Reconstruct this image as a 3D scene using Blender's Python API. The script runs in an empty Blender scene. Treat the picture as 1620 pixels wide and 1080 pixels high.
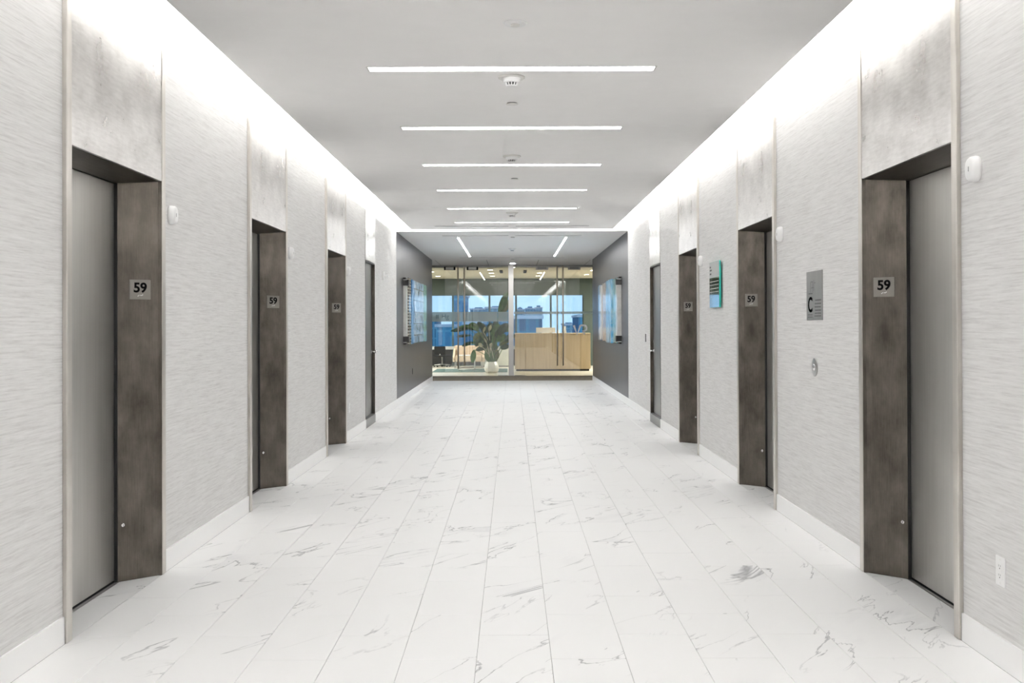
import bpy, bmesh, math, random
from mathutils import Matrix, Vector
random.seed(7)
scene = bpy.context.scene
COL = scene.collection

# ---------------------------------------------------------------- camera, sky, exposure
EYE = 1.363
cam_data = bpy.data.cameras.new('camera')
cam = bpy.data.objects.new('camera', cam_data)
COL.objects.link(cam)
ROT = Matrix(((0.999992455155141, 0.003509456663050115, -0.001665336819785097),
              (-0.0016455929410163787, -0.0056213054508315674, -0.9999828463273263),
              (-0.0035187578299217827, 0.9999780420784041, -0.005615487901842519)))
cam.matrix_world = Matrix.Translation((0, 0, EYE)) @ ROT.to_4x4()
cam_data.sensor_width = 36.0
cam_data.lens = 36.0 * 1547.0 / 1620.0
cam_data.shift_x = (810.0 - 813.2) / 1620.0
cam_data.shift_y = (503.76 - 540.0) / 1620.0
cam_data.clip_start = 0.05
cam_data.clip_end = 30000
scene.camera = cam

world = bpy.data.worlds.new('sky')
scene.world = world
world.use_nodes = True
wn = world.node_tree.nodes; wl = world.node_tree.links
bg = wn['Background']
tc = wn.new('ShaderNodeTexCoord'); sp = wn.new('ShaderNodeSeparateXYZ'); cr = wn.new('ShaderNodeValToRGB')
wl.new(tc.outputs['Generated'], sp.inputs[0]); wl.new(sp.outputs['Z'], cr.inputs[0]); wl.new(cr.outputs[0], bg.inputs[0])
cr.color_ramp.elements[0].position = 0.0; cr.color_ramp.elements[0].color = (0.62, 0.76, 0.95, 1)
cr.color_ramp.elements[1].position = 0.45; cr.color_ramp.elements[1].color = (0.20, 0.38, 0.80, 1)
bg.inputs[1].default_value = 1.25

scene.view_settings.view_transform = 'Standard'
scene.view_settings.look = 'None'
scene.view_settings.gamma = 1.0
scene.view_settings.exposure = 0.40
scene.view_settings.use_curve_mapping = False
scene.cycles.max_bounces = 14
scene.cycles.diffuse_bounces = 12
scene.cycles.transparent_max_bounces = 16
scene.cycles.caustics_reflective = False
scene.cycles.caustics_refractive = False

COVE_W = 53.0       # watts per metre of cove strip
BAR_E = 11.0         # emission of the ceiling bars

# ---------------------------------------------------------------- helpers
def new_bm():
    return bmesh.new()

def bx(bm, x0, x1, y0, y1, z0, z1, mi=0):
    vs = [bm.verts.new((x, y, z)) for x in (x0, x1) for y in (y0, y1) for z in (z0, z1)]
    for f in ((0, 1, 3, 2), (4, 6, 7, 5), (0, 4, 5, 1), (2, 3, 7, 6), (0, 2, 6, 4), (1, 5, 7, 3)):
        fc = bm.faces.new([vs[i] for i in f]); fc.material_index = mi
    return vs

def prism(bm, pts, a0, a1, axis='z'):
    """pts = 2-D outline; extruded along axis between a0 and a1."""
    def mk(p, a):
        if axis == 'z': return (p[0], p[1], a)
        if axis == 'y': return (p[0], a, p[1])
        return (a, p[0], p[1])
    lo = [bm.verts.new(mk(p, a0)) for p in pts]
    hi = [bm.verts.new(mk(p, a1)) for p in pts]
    n = len(pts)
    bm.faces.new(lo[::-1]); bm.faces.new(hi)
    for i in range(n):
        bm.faces.new((lo[i], lo[(i + 1) % n], hi[(i + 1) % n], hi[i]))

def tube(bm, p0, p1, r, seg=12, r1=None):
    p0 = Vector(p0); p1 = Vector(p1); d = (p1 - p0)
    L = d.length
    q = d.to_track_quat('Z', 'Y').to_matrix().to_4x4()
    m = Matrix.Translation((p0 + p1) / 2) @ q
    bmesh.ops.create_cone(bm, cap_ends=True, segments=seg, radius1=r, radius2=r if r1 is None else r1, depth=L, matrix=m)

def lathe(bm, prof, seg=28, m=Matrix.Identity(4)):
    rings = []
    for r, z in prof:
        if r < 1e-6:
            rings.append([bm.verts.new(m @ Vector((0, 0, z)))])
        else:
            rings.append([bm.verts.new(m @ Vector((r * math.cos(2 * math.pi * i / seg), r * math.sin(2 * math.pi * i / seg), z))) for i in range(seg)])
    for a, b in zip(rings, rings[1:]):
        for i in range(seg):
            j = (i + 1) % seg
            if len(a) == 1 and len(b) == 1: continue
            if len(a) == 1: bm.faces.new((a[0], b[i], b[j]))
            elif len(b) == 1: bm.faces.new((a[i], b[0], a[j]))
            else: bm.faces.new((a[i], b[i], b[j], a[j]))

def mesh(name, bm, mats, bevel=0, smooth=False, segs=1):
    if bevel:
        bmesh.ops.bevel(bm, geom=[e for e in bm.edges], offset=bevel, segments=segs, affect='EDGES', clamp_overlap=True)
    bmesh.ops.recalc_face_normals(bm, faces=bm.faces)
    me = bpy.data.meshes.new(name)
    bm.to_mesh(me); bm.free()
    if not isinstance(mats, (list, tuple)): mats = [mats]
    for m in mats: me.materials.append(m)
    if smooth:
        for p in me.polygons: p.use_smooth = True
    return me

def put(name, me, parent=None, loc=None, mat=None):
    o = bpy.data.objects.new(name, me)
    COL.objects.link(o)
    if parent is not None: o.parent = parent
    if mat is not None: o.matrix_local = mat
    if loc is not None: o.location = loc
    return o

def obj(name, bm, mats, parent=None, loc=None, bevel=0, smooth=False, segs=1, mat=None):
    return put(name, mesh(name, bm, mats, bevel, smooth, segs), parent, loc, mat)

def tag(o, label=None, cat=None, group=None, kind=None):
    if label: o['label'] = label
    if cat: o['category'] = cat
    if group: o['group'] = group
    if kind: o['kind'] = kind
    return o

def thing(name, label, cat, loc=(0, 0, 0), rz=0, group=None):
    o = bpy.data.objects.new(name, None); COL.objects.link(o)
    o.location = loc; o.rotation_euler = (0, 0, rz); o.empty_display_size = 0.1
    return tag(o, label, cat, group)

def struct(name, bm, mats, label, cat, bevel=0):
    return tag(obj(name, bm, mats, bevel=bevel), label, cat, kind='structure')

def dup(root, loc=None, label=None, rz=None):
    r = root.copy(); COL.objects.link(r)
    if loc is not None: r.location = loc
    if rz is not None: r.rotation_euler = (0, 0, rz)
    if label: r['label'] = label
    for ch in list(root.children):
        c = ch.copy(); COL.objects.link(c); c.parent = r
        for g in list(ch.children):
            d = g.copy(); COL.objects.link(d); d.parent = c
    return r

def text_mesh(name, s, size, depth, mat, align='CENTER', bold=0.0):
    cu = bpy.data.curves.new(name, 'FONT')
    cu.body = s; cu.size = size; cu.extrude = depth; cu.align_x = align; cu.align_y = 'CENTER'; cu.offset = bold
    cu.resolution_u = 4
    t = bpy.data.objects.new('tmp_text', cu); COL.objects.link(t)
    dg = bpy.context.evaluated_depsgraph_get()
    me = bpy.data.meshes.new_from_object(t.evaluated_get(dg), depsgraph=dg)
    COL.objects.unlink(t); bpy.data.objects.remove(t)
    me.name = name
    me.materials.clear(); me.materials.append(mat)
    return me

# ---------------------------------------------------------------- materials
def nodes_of(name):
    m = bpy.data.materials.new(name); m.use_nodes = True
    nt = m.node_tree; b = nt.nodes['Principled BSDF']
    return m, nt.nodes, nt.links, b

def ramp(n, stops):
    r = n.new('ShaderNodeValToRGB')
    el = r.color_ramp.elements
    el[0].position, el[0].color = stops[0][0], (*stops[0][1], 1)
    el[1].position, el[1].color = stops[-1][0], (*stops[-1][1], 1)
    for p, c in stops[1:-1]:
        e = el.new(p); e.color = (*c, 1)
    return r

def coords(n, l, scale, rot=(0, 0, 0), kind='Object'):
    t = n.new('ShaderNodeTexCoord'); mp = n.new('ShaderNodeMapping')
    mp.inputs['Scale'].default_value = scale; mp.inputs['Rotation'].default_value = rot
    l.new(t.outputs[kind], mp.inputs[0])
    return mp

def noise(n, l, vec, scale=1, detail=4, rough=0.5):
    t = n.new('ShaderNodeTexNoise'); t.inputs['Scale'].default_value = scale
    t.inputs['Detail'].default_value = detail; t.inputs['Roughness'].default_value = rough
    l.new(vec.outputs[0], t.inputs['Vector'])
    return t

def plain(name, c, rough=0.5, metal=0.0, vary=0.03, emis=None, es=0, spec=None, coat=0):
    m, n, l, b = nodes_of(name)
    mp = coords(n, l, (3, 3, 3)); t = noise(n, l, mp, 2.0, 3)
    r = ramp(n, [(0.3, tuple(max(0, v * (1 - vary)) for v in c)), (0.7, tuple(min(1, v * (1 + vary)) for v in c))])
    l.new(t.outputs[0], r.inputs[0]); l.new(r.outputs[0], b.inputs['Base Color'])
    b.inputs['Roughness'].default_value = rough; b.inputs['Metallic'].default_value = metal
    if spec is not None: b.inputs['Specular IOR Level'].default_value = spec
    if coat: b.inputs['Coat Weight'].default_value = coat
    if emis:
        b.inputs['Emission Color'].default_value = (*emis, 1); b.inputs['Emission Strength'].default_value = es
    return m

def emitter(name, c, s):
    m, n, l, b = nodes_of(name)
    b.inputs['Base Color'].default_value = (*c, 1)
    b.inputs['Emission Color'].default_value = (*c, 1); b.inputs['Emission Strength'].default_value = s
    return m

def brushed(name, c0, c1, rough, scale=(120, 120, 1.5), blot=None, bump=0.05, metal=1.0, aniso=0.0):
    m, n, l, b = nodes_of(name)
    mp = coords(n, l, scale); t = noise(n, l, mp, 1.0, 4, 0.6)
    mp2 = coords(n, l, blot or (1.6, 1.6, 1.1)); t2 = noise(n, l, mp2, 1.0, 5, 0.6)
    mix = n.new('ShaderNodeMath'); mix.operation = 'MULTIPLY_ADD'
    l.new(t.outputs[0], mix.inputs[0]); mix.inputs[1].default_value = 0.35
    mu = n.new('ShaderNodeMath'); mu.operation = 'MULTIPLY'; mu.inputs[1].default_value = 0.75
    l.new(t2.outputs[0], mu.inputs[0]); l.new(mu.outputs[0], mix.inputs[2])
    r = ramp(n, [(0.38, c0), (0.72, c1)])
    l.new(mix.outputs[0], r.inputs[0]); l.new(r.outputs[0], b.inputs['Base Color'])
    b.inputs['Metallic'].default_value = metal
    rr = n.new('ShaderNodeMapRange'); rr.inputs[3].default_value = rough - 0.06; rr.inputs[4].default_value = rough + 0.08
    l.new(t2.outputs[0], rr.inputs[0]); l.new(rr.outputs[0], b.inputs['Roughness'])
    bp = n.new('ShaderNodeBump'); bp.inputs['Strength'].default_value = bump; bp.inputs['Distance'].default_value = 0.004
    l.new(t.outputs[0], bp.inputs['Height']); l.new(bp.outputs[0], b.inputs['Normal'])
    if aniso:
        b.inputs['Anisotropic'].default_value = aniso
    return m

def fabric_wall():
    m, n, l, b = nodes_of('grasscloth')
    mp = coords(n, l, (8, 12, 230)); t = noise(n, l, mp, 1.0, 3, 0.65)
    mp3 = coords(n, l, (2, 3.5, 110)); t3 = noise(n, l, mp3, 1.0, 2, 0.5)
    ad = n.new('ShaderNodeMath'); ad.operation = 'ADD'
    l.new(t.outputs[0], ad.inputs[0]); l.new(t3.outputs[0], ad.inputs[1])
    hv = n.new('ShaderNodeMath'); hv.operation = 'MULTIPLY'; hv.inputs[1].default_value = 0.5; l.new(ad.outputs[0], hv.inputs[0])
    r = ramp(n, [(0.34, (0.585, 0.575, 0.57)), (0.50, (0.695, 0.69, 0.685)), (0.66, (0.765, 0.76, 0.757))])
    l.new(hv.outputs[0], r.inputs[0]); l.new(r.outputs[0], b.inputs['Base Color'])
    b.inputs['Roughness'].default_value = 0.7
    b.inputs['Specular IOR Level'].default_value = 0.3
    bp = n.new('ShaderNodeBump'); bp.inputs['Strength'].default_value = 0.2; bp.inputs['Distance'].default_value = 0.002
    l.new(hv.outputs[0], bp.inputs['Height']); l.new(bp.outputs[0], b.inputs['Normal'])
    return m

def marble():
    m, n, l, b = nodes_of('white_marble')
    oi = n.new('ShaderNodeObjectInfo')
    t = n.new('ShaderNodeTexCoord')
    mul = n.new('ShaderNodeVectorMath'); mul.operation = 'SCALE'; mul.inputs['Scale'].default_value = 1.0
    cmb = n.new('ShaderNodeCombineXYZ')
    for i, k in enumerate((91.0, 57.0, 33.0)):
        q = n.new('ShaderNodeMath'); q.operation = 'MULTIPLY'; q.inputs[1].default_value = k
        l.new(oi.outputs['Random'], q.inputs[0]); l.new(q.outputs[0], cmb.inputs[i])
    ad = n.new('ShaderNodeVectorMath'); ad.operation = 'ADD'
    l.new(t.outputs['Object'], ad.inputs[0]); l.new(cmb.outputs[0], ad.inputs[1])
    mr0 = n.new('ShaderNodeMapping'); mr0.inputs['Rotation'].default_value = (0, 0, math.radians(-52))
    l.new(ad.outputs[0], mr0.inputs[0])
    mp = n.new('ShaderNodeMapping'); mp.inputs['Scale'].default_value = (0.75, 2.6, 1)
    l.new(mr0.outputs[0], mp.inputs[0])
    # veins: thin ridges where a warped noise crosses its middle value
    n1 = noise(n, l, mp, 0.95, 6, 0.52)
    n1.inputs['Distortion'].default_value = 0.9
    def ridge(src, width, off=0.5):
        s = n.new('ShaderNodeMath'); s.operation = 'SUBTRACT'; s.inputs[1].default_value = off; l.new(src, s.inputs[0])
        a = n.new('ShaderNodeMath'); a.operation = 'ABSOLUTE'; l.new(s.outputs[0], a.inputs[0])
        r = n.new('ShaderNodeMapRange'); r.inputs[1].default_value = 0.0; r.inputs[2].default_value = width
        r.inputs[3].default_value = 1.0; r.inputs[4].default_value = 0.0; l.new(a.outputs[0], r.inputs[0])
        return r.outputs[0]
    thin = ridge(n1.outputs[0], 0.0075)
    wide = ridge(n1.outputs[0], 0.05, 0.525)
    msk = noise(n, l, ad, 1.7, 2, 0.5)
    mr = n.new('ShaderNodeMapRange'); mr.inputs[1].default_value = 0.44; mr.inputs[2].default_value = 0.60; l.new(msk.outputs[0], mr.inputs[0])
    mr2 = n.new('ShaderNodeMapRange'); mr2.inputs[1].default_value = 0.56; mr2.inputs[2].default_value = 0.78; l.new(msk.outputs[0], mr2.inputs[0])
    a1 = n.new('ShaderNodeMath'); a1.operation = 'MULTIPLY'; l.new(thin, a1.inputs[0]); l.new(mr.outputs[0], a1.inputs[1])
    a2 = n.new('ShaderNodeMath'); a2.operation = 'MULTIPLY'; l.new(wide, a2.inputs[0]); l.new(mr2.outputs[0], a2.inputs[1])
    c1 = n.new('ShaderNodeMixRGB'); c1.inputs[1].default_value = (0.88, 0.88, 0.88, 1); c1.inputs[2].default_value = (0.50, 0.51, 0.53, 1)
    s2 = n.new('ShaderNodeMath'); s2.operation = 'MULTIPLY'; s2.inputs[1].default_value = 0.34; l.new(a2.outputs[0], s2.inputs[0])
    l.new(s2.outputs[0], c1.inputs[0])
    c2 = n.new('ShaderNodeMixRGB'); c2.inputs[2].default_value = (0.24, 0.245, 0.26, 1)
    s1 = n.new('ShaderNodeMath'); s1.operation = 'MULTIPLY'; s1.inputs[1].default_value = 0.80; l.new(a1.outputs[0], s1.inputs[0])
    l.new(s1.outputs[0], c2.inputs[0]); l.new(c1.outputs[0], c2.inputs[1])
    l.new(c2.outputs[0], b.inputs['Base Color'])
    b.inputs['Roughness'].default_value = 0.45
    b.inputs['Specular IOR Level'].default_value = 0.25
    return m

def glass_mat(name='clear_glass', tint=(0.955, 0.98, 0.97), rough=0.0, refl=1.0, ior=1.8):
    m = bpy.data.materials.new(name); m.use_nodes = True
    n = m.node_tree.nodes; l = m.node_tree.links; n.clear()
    out = n.new('ShaderNodeOutputMaterial'); mx = n.new('ShaderNodeMixShader')
    tr = n.new('ShaderNodeBsdfTransparent'); tr.inputs[0].default_value = (*tint, 1)
    gl = n.new('ShaderNodeBsdfGlossy'); gl.inputs['Roughness'].default_value = rough
    gl.inputs[0].default_value = (refl, refl, refl, 1)
    fr = n.new('ShaderNodeFresnel'); fr.inputs[0].default_value = ior
    l.new(fr.outputs[0], mx.inputs[0]); l.new(tr.outputs[0], mx.inputs[1]); l.new(gl.outputs[0], mx.inputs[2])
    l.new(mx.outputs[0], out.inputs[0])
    return m

def frosted_mat():
    m = bpy.data.materials.new('frosted_film'); m.use_nodes = True
    n = m.node_tree.nodes; l = m.node_tree.links; n.clear()
    out = n.new('ShaderNodeOutputMaterial'); mx = n.new('ShaderNodeMixShader'); mx.inputs[0].default_value = 0.62
    tr = n.new('ShaderNodeBsdfTransparent'); tr.inputs[0].default_value = (0.9, 0.95, 0.95, 1)
    df = n.new('ShaderNodeBsdfDiffuse'); df.inputs[0].default_value = (0.84, 0.88, 0.87, 1)
    l.new(tr.outputs[0], mx.inputs[1]); l.new(df.outputs[0], mx.inputs[2]); l.new(mx.outputs[0], out.inputs[0])
    return m

def wood_mat(name, c0, c1, scale=(30, 30, 1.2), rough=0.45):
    m, n, l, b = nodes_of(name)
    mp = coords(n, l, scale); t = noise(n, l, mp, 1.0, 5, 0.6)
    r = ramp(n, [(0.3, c0), (0.7, c1)])
    l.new(t.outputs[0], r.inputs[0]); l.new(r.outputs[0], b.inputs['Base Color'])
    b.inputs['Roughness'].default_value = rough
    return m

def print_mat(name, stops, scale, warp=1.5, brick=None, rough=0.12):
    """glossy printed glass strip with an abstract photographic pattern"""
    m, n, l, b = nodes_of(name)
    mp = coords(n, l, scale); t = noise(n, l, mp, 1.0, 6, 0.65); t.inputs['Distortion'].default_value = warp
    src = t.outputs[0]
    r = ramp(n, stops)
    l.new(src, r.inputs[0])
    col = r.outputs[0]
    if brick:
        sx = n.new('ShaderNodeSeparateXYZ'); t2 = n.new('ShaderNodeTexCoord'); l.new(t2.outputs['Object'], sx.inputs[0])
        cb = n.new('ShaderNodeCombineXYZ'); l.new(sx.outputs['Y'], cb.inputs[0]); l.new(sx.outputs['Z'], cb.inputs[1])
        bk = n.new('ShaderNodeTexBrick'); bk.inputs['Scale'].default_value = brick[0]
        bk.inputs['Mortar Size'].default_value = brick[1]; bk.offset = 0.0
        bk.inputs['Brick Width'].default_value = brick[2]; bk.inputs['Row Height'].default_value = brick[3]
        l.new(cb.outputs[0], bk.inputs['Vector'])
        mx = n.new('ShaderNodeMixRGB'); l.new(bk.outputs['Fac'], mx.inputs[0]); l.new(col, mx.inputs[1])
        mx.inputs[2].default_value = (*brick[4], 1); col = mx.outputs[0]
    l.new(col, b.inputs['Base Color'])
    b.inputs['Roughness'].default_value = rough
    return m

M_FAB = fabric_wall()
M_MARB = marble()
M_CEIL = plain('ceiling_paint', (0.94, 0.932, 0.925), 0.9, vary=0.01)
M_COVE = plain('cove_paint', (0.93, 0.93, 0.92), 0.9, vary=0.01)
M_WHITE = plain('white_plastic', (0.86, 0.86, 0.86), 0.35, vary=0.01)
M_OFFW = plain('offwhite_plastic', (0.78, 0.77, 0.74), 0.4, vary=0.01)
M_BASE = plain('white_base', (0.95, 0.95, 0.95), 0.4, vary=0.01)
M_GROUT = plain('grout', (0.30, 0.295, 0.29), 0.9)
M_BLACK = plain('black', (0.012, 0.012, 0.013), 0.5)
M_DGREY = plain('dark_grey', (0.10, 0.10, 0.10), 0.6)
M_MGREY = plain('mid_grey', (0.33, 0.33, 0.33), 0.5)
M_DOOR = brushed('brushed_steel_door', (0.48, 0.47, 0.445), (0.62, 0.61, 0.585), 0.36, bump=0.03, scale=(60, 150, 1.2), blot=(1, 1.2, 0.5))
M_JAMB = brushed('dark_mottled_steel', (0.050, 0.044, 0.037), (0.135, 0.120, 0.103), 0.34, bump=0.03, scale=(420, 420, 9), blot=(7, 7, 4.5))  # base colour set far darker than the door and trim steel
M_SOFF = brushed('dark_mottled_soffit', (0.07, 0.062, 0.054), (0.19, 0.17, 0.15), 0.34, bump=0.05, scale=(120, 6, 120), blot=(4, 2, 4))  # soffit given the same dark tone, a little lighter
M_PANEL = brushed('brushed_nickel_panel', (0.48, 0.463, 0.45), (0.74, 0.725, 0.71), 0.28, bump=0.035, scale=(30, 10, 70), blot=(2, 3.2, 3.2))
M_TRIM = brushed('nickel_trim', (0.52, 0.492, 0.455), (0.74, 0.712, 0.67), 0.36, bump=0.02, scale=(60, 60, 1.5), blot=(1, 1, 1.6))
M_SDOOR = brushed('grey_steel_door', (0.25, 0.25, 0.245), (0.36, 0.36, 0.35), 0.4, bump=0.02, scale=(60, 90, 1), blot=(1, 1, .6))
M_PLATE = plain('sign_plate', (0.19, 0.178, 0.16), 0.35, metal=0.3, vary=0.08)
M_STEEL = plain('stainless', (0.55, 0.54, 0.53), 0.3, metal=1.0, vary=0.04)
M_CHROME = plain('chrome', (0.8, 0.8, 0.8), 0.12, metal=1.0, vary=0.01)
M_DARKW = brushed('dark_metal_wall', (0.10, 0.10, 0.109), (0.18, 0.18, 0.192), 0.36, bump=0.04, scale=(60, 26, 0.7), blot=(1, 2.2, .3), metal=0.75)
M_GLASS = glass_mat()
M_FROST = frosted_mat()
M_LAMP = emitter('lamp_diffuser', (1.0, 0.99, 0.975), BAR_E)
M_LAMP2 = emitter('far_lamp_diffuser', (1.0, 0.995, 0.99), 70.0)

# ---------------------------------------------------------------- dimensions
W = 1.932       # wallcovering face
BF = 1.922      # baseboard face
PF = 1.912      # elevator trim face
C = 2.911       # ceiling underside
Y0 = -5.0       # wall behind the camera
YL = 16.30      # far fascia, start of the dark walls
YD = 23.55      # end of the dark walls
YG = 25.80      # glass wall
YW = 32.0       # window wall of the reception
EL = (4.80, 7.735, 10.69)   # elevator centres
HW = 0.60
SD = {-1: (12.84, 13.72, 2.205), 1: (12.745, 13.69, 2.148)}   # side doors

# cove light: real strips lying on the back edge of the main ceiling
def strip(name, loc, rot, length, w=0.02):
    ld = bpy.data.lights.new(name, 'AREA'); ld.shape = 'RECTANGLE'
    ld.size = length; ld.size_y = w; ld.energy = COVE_W * length; ld.color = (1.0, 0.99, 0.975)
    o = bpy.data.objects.new(name, ld); COL.objects.link(o)
    o.location = loc; o.rotation_euler = rot
    return o
CE = 1.645
tilt = math.radians(6)
LY = 15.97 - Y0 - 0.1
strip('cove_light', (-CE + 0.05, (15.97 + Y0) / 2, C + 0.034), (0, math.radians(90) + tilt, 0), 0.02, LY)
strip('cove_light', (CE - 0.05, (15.97 + Y0) / 2, C + 0.034), (0, -math.radians(90) - tilt, 0), 0.02, LY)
for o in bpy.data.objects:
    if o.type == 'LIGHT': o.data.energy = COVE_W * LY
strip('cove_light', (0, 15.97 - 0.05, C + 0.034), (math.radians(90) + tilt, 0, 0), 3.2)

# ---------------------------------------------------------------- floor of marble tiles
TW, TL, GAP = 0.3048, 0.6096, 0.0016
X_S = -0.4557
PH = (0.0268, 0.3316)
fb = new_bm()
bx(fb, -4.5, 4.5, Y0 - 0.3, 23.62, -0.12, -0.0045)
floor = struct('floor', fb, M_GROUT, 'white marble tiled corridor floor laid in long running rows', 'floor')
tile_cache = {}
def tile_mesh(w, L):
    k = (round(w, 4), round(L, 4))
    if k not in tile_cache:
        b = new_bm(); h = GAP / 2; e = 0.0012
        x0, x1, y0, y1 = -w / 2 + h, w / 2 - h, -L / 2 + h, L / 2 - h
        lo = [b.verts.new((x, y, -0.005)) for x, y in ((x0, y0), (x1, y0), (x1, y1), (x0, y1))]
        mi = [b.verts.new((x, y, -e)) for x, y in ((x0, y0), (x1, y0), (x1, y1), (x0, y1))]
        hi = [b.verts.new((x, y, 0)) for x, y in ((x0 + e, y0 + e), (x1 - e, y0 + e), (x1 - e, y1 - e), (x0 + e, y1 - e))]
        for A, B in ((lo, mi), (mi, hi)):
            for i in range(4): b.faces.new((A[i], A[(i + 1) % 4], B[(i + 1) % 4], B[i]))
        b.faces.new(hi)
        tile_cache[k] = mesh('tile', b, M_MARB)
    return tile_cache[k]
tiles = []
for k in range(-6, 9):
    xa, xb = X_S + (k - 1) * TW, X_S + k * TW
    xa2, xb2 = max(xa, -BF), min(xb, BF)
    if xb2 - xa2 < 0.01: continue
    ph = PH[k % 2]
    y = ph - 12 * TL
    while y < 23.6:
        ya, yb = max(y, Y0), min(y + TL, 23.6)
        if yb - ya > 0.02: tiles.append((ya, xa2, xb2, yb))
        y += TL
tiles.sort()
seen = [t for t in tiles if t[3] > 3.5]
rest = [t for t in tiles if t[3] <= 3.5] + seen[300:]
for ya, xa, xb, yb in seen[:300]:
    put('floor_tile', tile_mesh(xb - xa, yb - ya), floor, ((xa + xb) / 2, (ya + yb) / 2, 0))
b = new_bm()
for ya, xa, xb, yb in rest:
    h = GAP / 2
    bx(b, xa + h, xb - h, ya + h, yb - h, -0.005, 0)
# far tiles share one mesh, so the vein pattern runs on from tile to tile
tag(obj('far_floor_tile', b, M_MARB, floor), kind='stuff')
for s in (-1, 1):
    for yc in EL:
        b = new_bm()
        prism(b, [(s * (BF + 0.001), yc - 0.543), (s * (BF + 0.001), yc + 0.543), (s * 1.965, yc + 0.543), (s * 2.095, yc + 0.41), (s * 2.095, yc - 0.41), (s * 1.965, yc - 0.543)], -0.005, -0.0004)
        obj('threshold_slab', b, M_MARB, floor)

# ---------------------------------------------------------------- walls
for s, nm in ((-1, 'left'), (1, 'right')):
    d0, d1, dz = SD[s]
    cuts = []
    prev = Y0
    b = new_bm()
    for yc in EL:
        bx(b, *sorted((s * W, s * 2.45)), prev, yc - HW + 0.001, 0.0, C); prev = yc + HW - 0.001
        bx(b, *sorted((s * 2.20, s * 2.45)), yc - HW + 0.001, yc + HW - 0.001, 0.0, C)
    bx(b, *sorted((s * W, s * 2.45)), prev, d0, 0.0, C)
    bx(b, *sorted((s * 2.03, s * 2.45)), d0, d1, 0.0, C)
    bx(b, *sorted((s * W, s * 2.45)), d1, YL, 0.0, C)
    struct('wall_' + nm, b, M_FAB, 'light grey grasscloth covered wall on the %s of the elevator corridor' % nm, 'wall')
    b = new_bm()
    bx(b, *sorted((s * W, s * 2.45)), YL, YD, 0.0, C)
    struct('wall_%s_far' % nm, b, M_DARKW, 'dark grey brushed metal wall at the far %s of the corridor' % nm, 'wall')
    b = new_bm(); prev = Y0
    for yc in EL + (None,):
        ye = YL if yc is None else yc - HW
        bx(b, *sorted((s * (W - 0.002), s * (W + 0.02))), prev, ye, C - 0.008, C - 0.0005); prev = (yc or 0) + HW
    obj('top_shade_line', b, M_MGREY, bpy.data.objects['wall_' + nm])  # grey strip drawn for the thin shade line along the wall top
    # baseboards
    b = new_bm(); segs = []
    prev = Y0
    for yc in EL:
        segs.append((prev, yc - HW)); prev = yc + HW
    segs += [(prev, d0), (d1, YD)]
    for a, c in segs: bx(b, *sorted((s * BF, s * (W + 0.01))), a + 0.001, c - 0.001, 0.0, 0.118)
    struct('baseboard_' + nm, b, M_BASE, 'white baseboard along the %s wall' % nm, 'baseboard')
    # cove box over the wall
    b = new_bm()
    bx(b, *sorted((s * 1.99, s * 2.45)), Y0, YL + 0.1, C, 3.16)
    struct('trim_1' if s < 0 else 'trim_2', b, M_COVE, 'bright white cove back above the %s grasscloth wall' % nm, 'cove')
b = new_bm(); bx(b, -2.45, 2.45, Y0 - 0.2, Y0, 0, 3.16)
struct('wall_back', b, M_FAB, 'light wall closing the corridor behind the viewer', 'wall')

# ---------------------------------------------------------------- ceilings
b = new_bm(); bx(b, -CE, CE, Y0, 15.97, C, C + 0.018)
bx(b, -CE, -CE + 0.012, Y0, 15.97, C + 0.0181, C + 0.032); bx(b, CE - 0.012, CE, Y0, 15.97, C + 0.0181, C + 0.032); bx(b, -CE + 0.0121, CE - 0.0121, 15.958, 15.97, C + 0.0181, C + 0.032)  # unseen edge lips added to block direct strip light on the walls
ceiling = struct('ceiling', b, M_CEIL, 'smooth white dropped ceiling panel of the elevator corridor', 'ceiling')
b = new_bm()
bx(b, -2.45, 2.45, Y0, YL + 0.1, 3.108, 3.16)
struct('trim_3', b, plain('cove_ceiling_shaded', (0.50, 0.497, 0.49), 0.9, vary=0.01), 'upper ceiling of the light cove, greyed to look less lit', 'cove')  # grey tone put in so the cove ceiling looks less lit
b = new_bm(); bx(b, -2.45, 2.45, YL, YL + 0.12, C, 3.108)
struct('trim_4', b, M_COVE, 'white fascia closing the far end of the light cove', 'cove')
b = new_bm(); bx(b, -3.6, 3.6, YL + 0.001, YG + 0.05, C, C + 0.12)
far_ceiling = struct('ceiling', b, M_CEIL, 'plain white ceiling between the dark metal walls and glass doors', 'ceiling')
b = new_bm()
for x0, x1 in ((-0.625, -0.613), (0.633, 0.645), (-1.872, -1.862), (1.888, 1.898)):
    bx(b, x0, x1, 23.6, YG - 0.06, C - 0.0015, C + 0.002)
obj('panel_joint', b, M_MGREY, far_ceiling)

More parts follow.
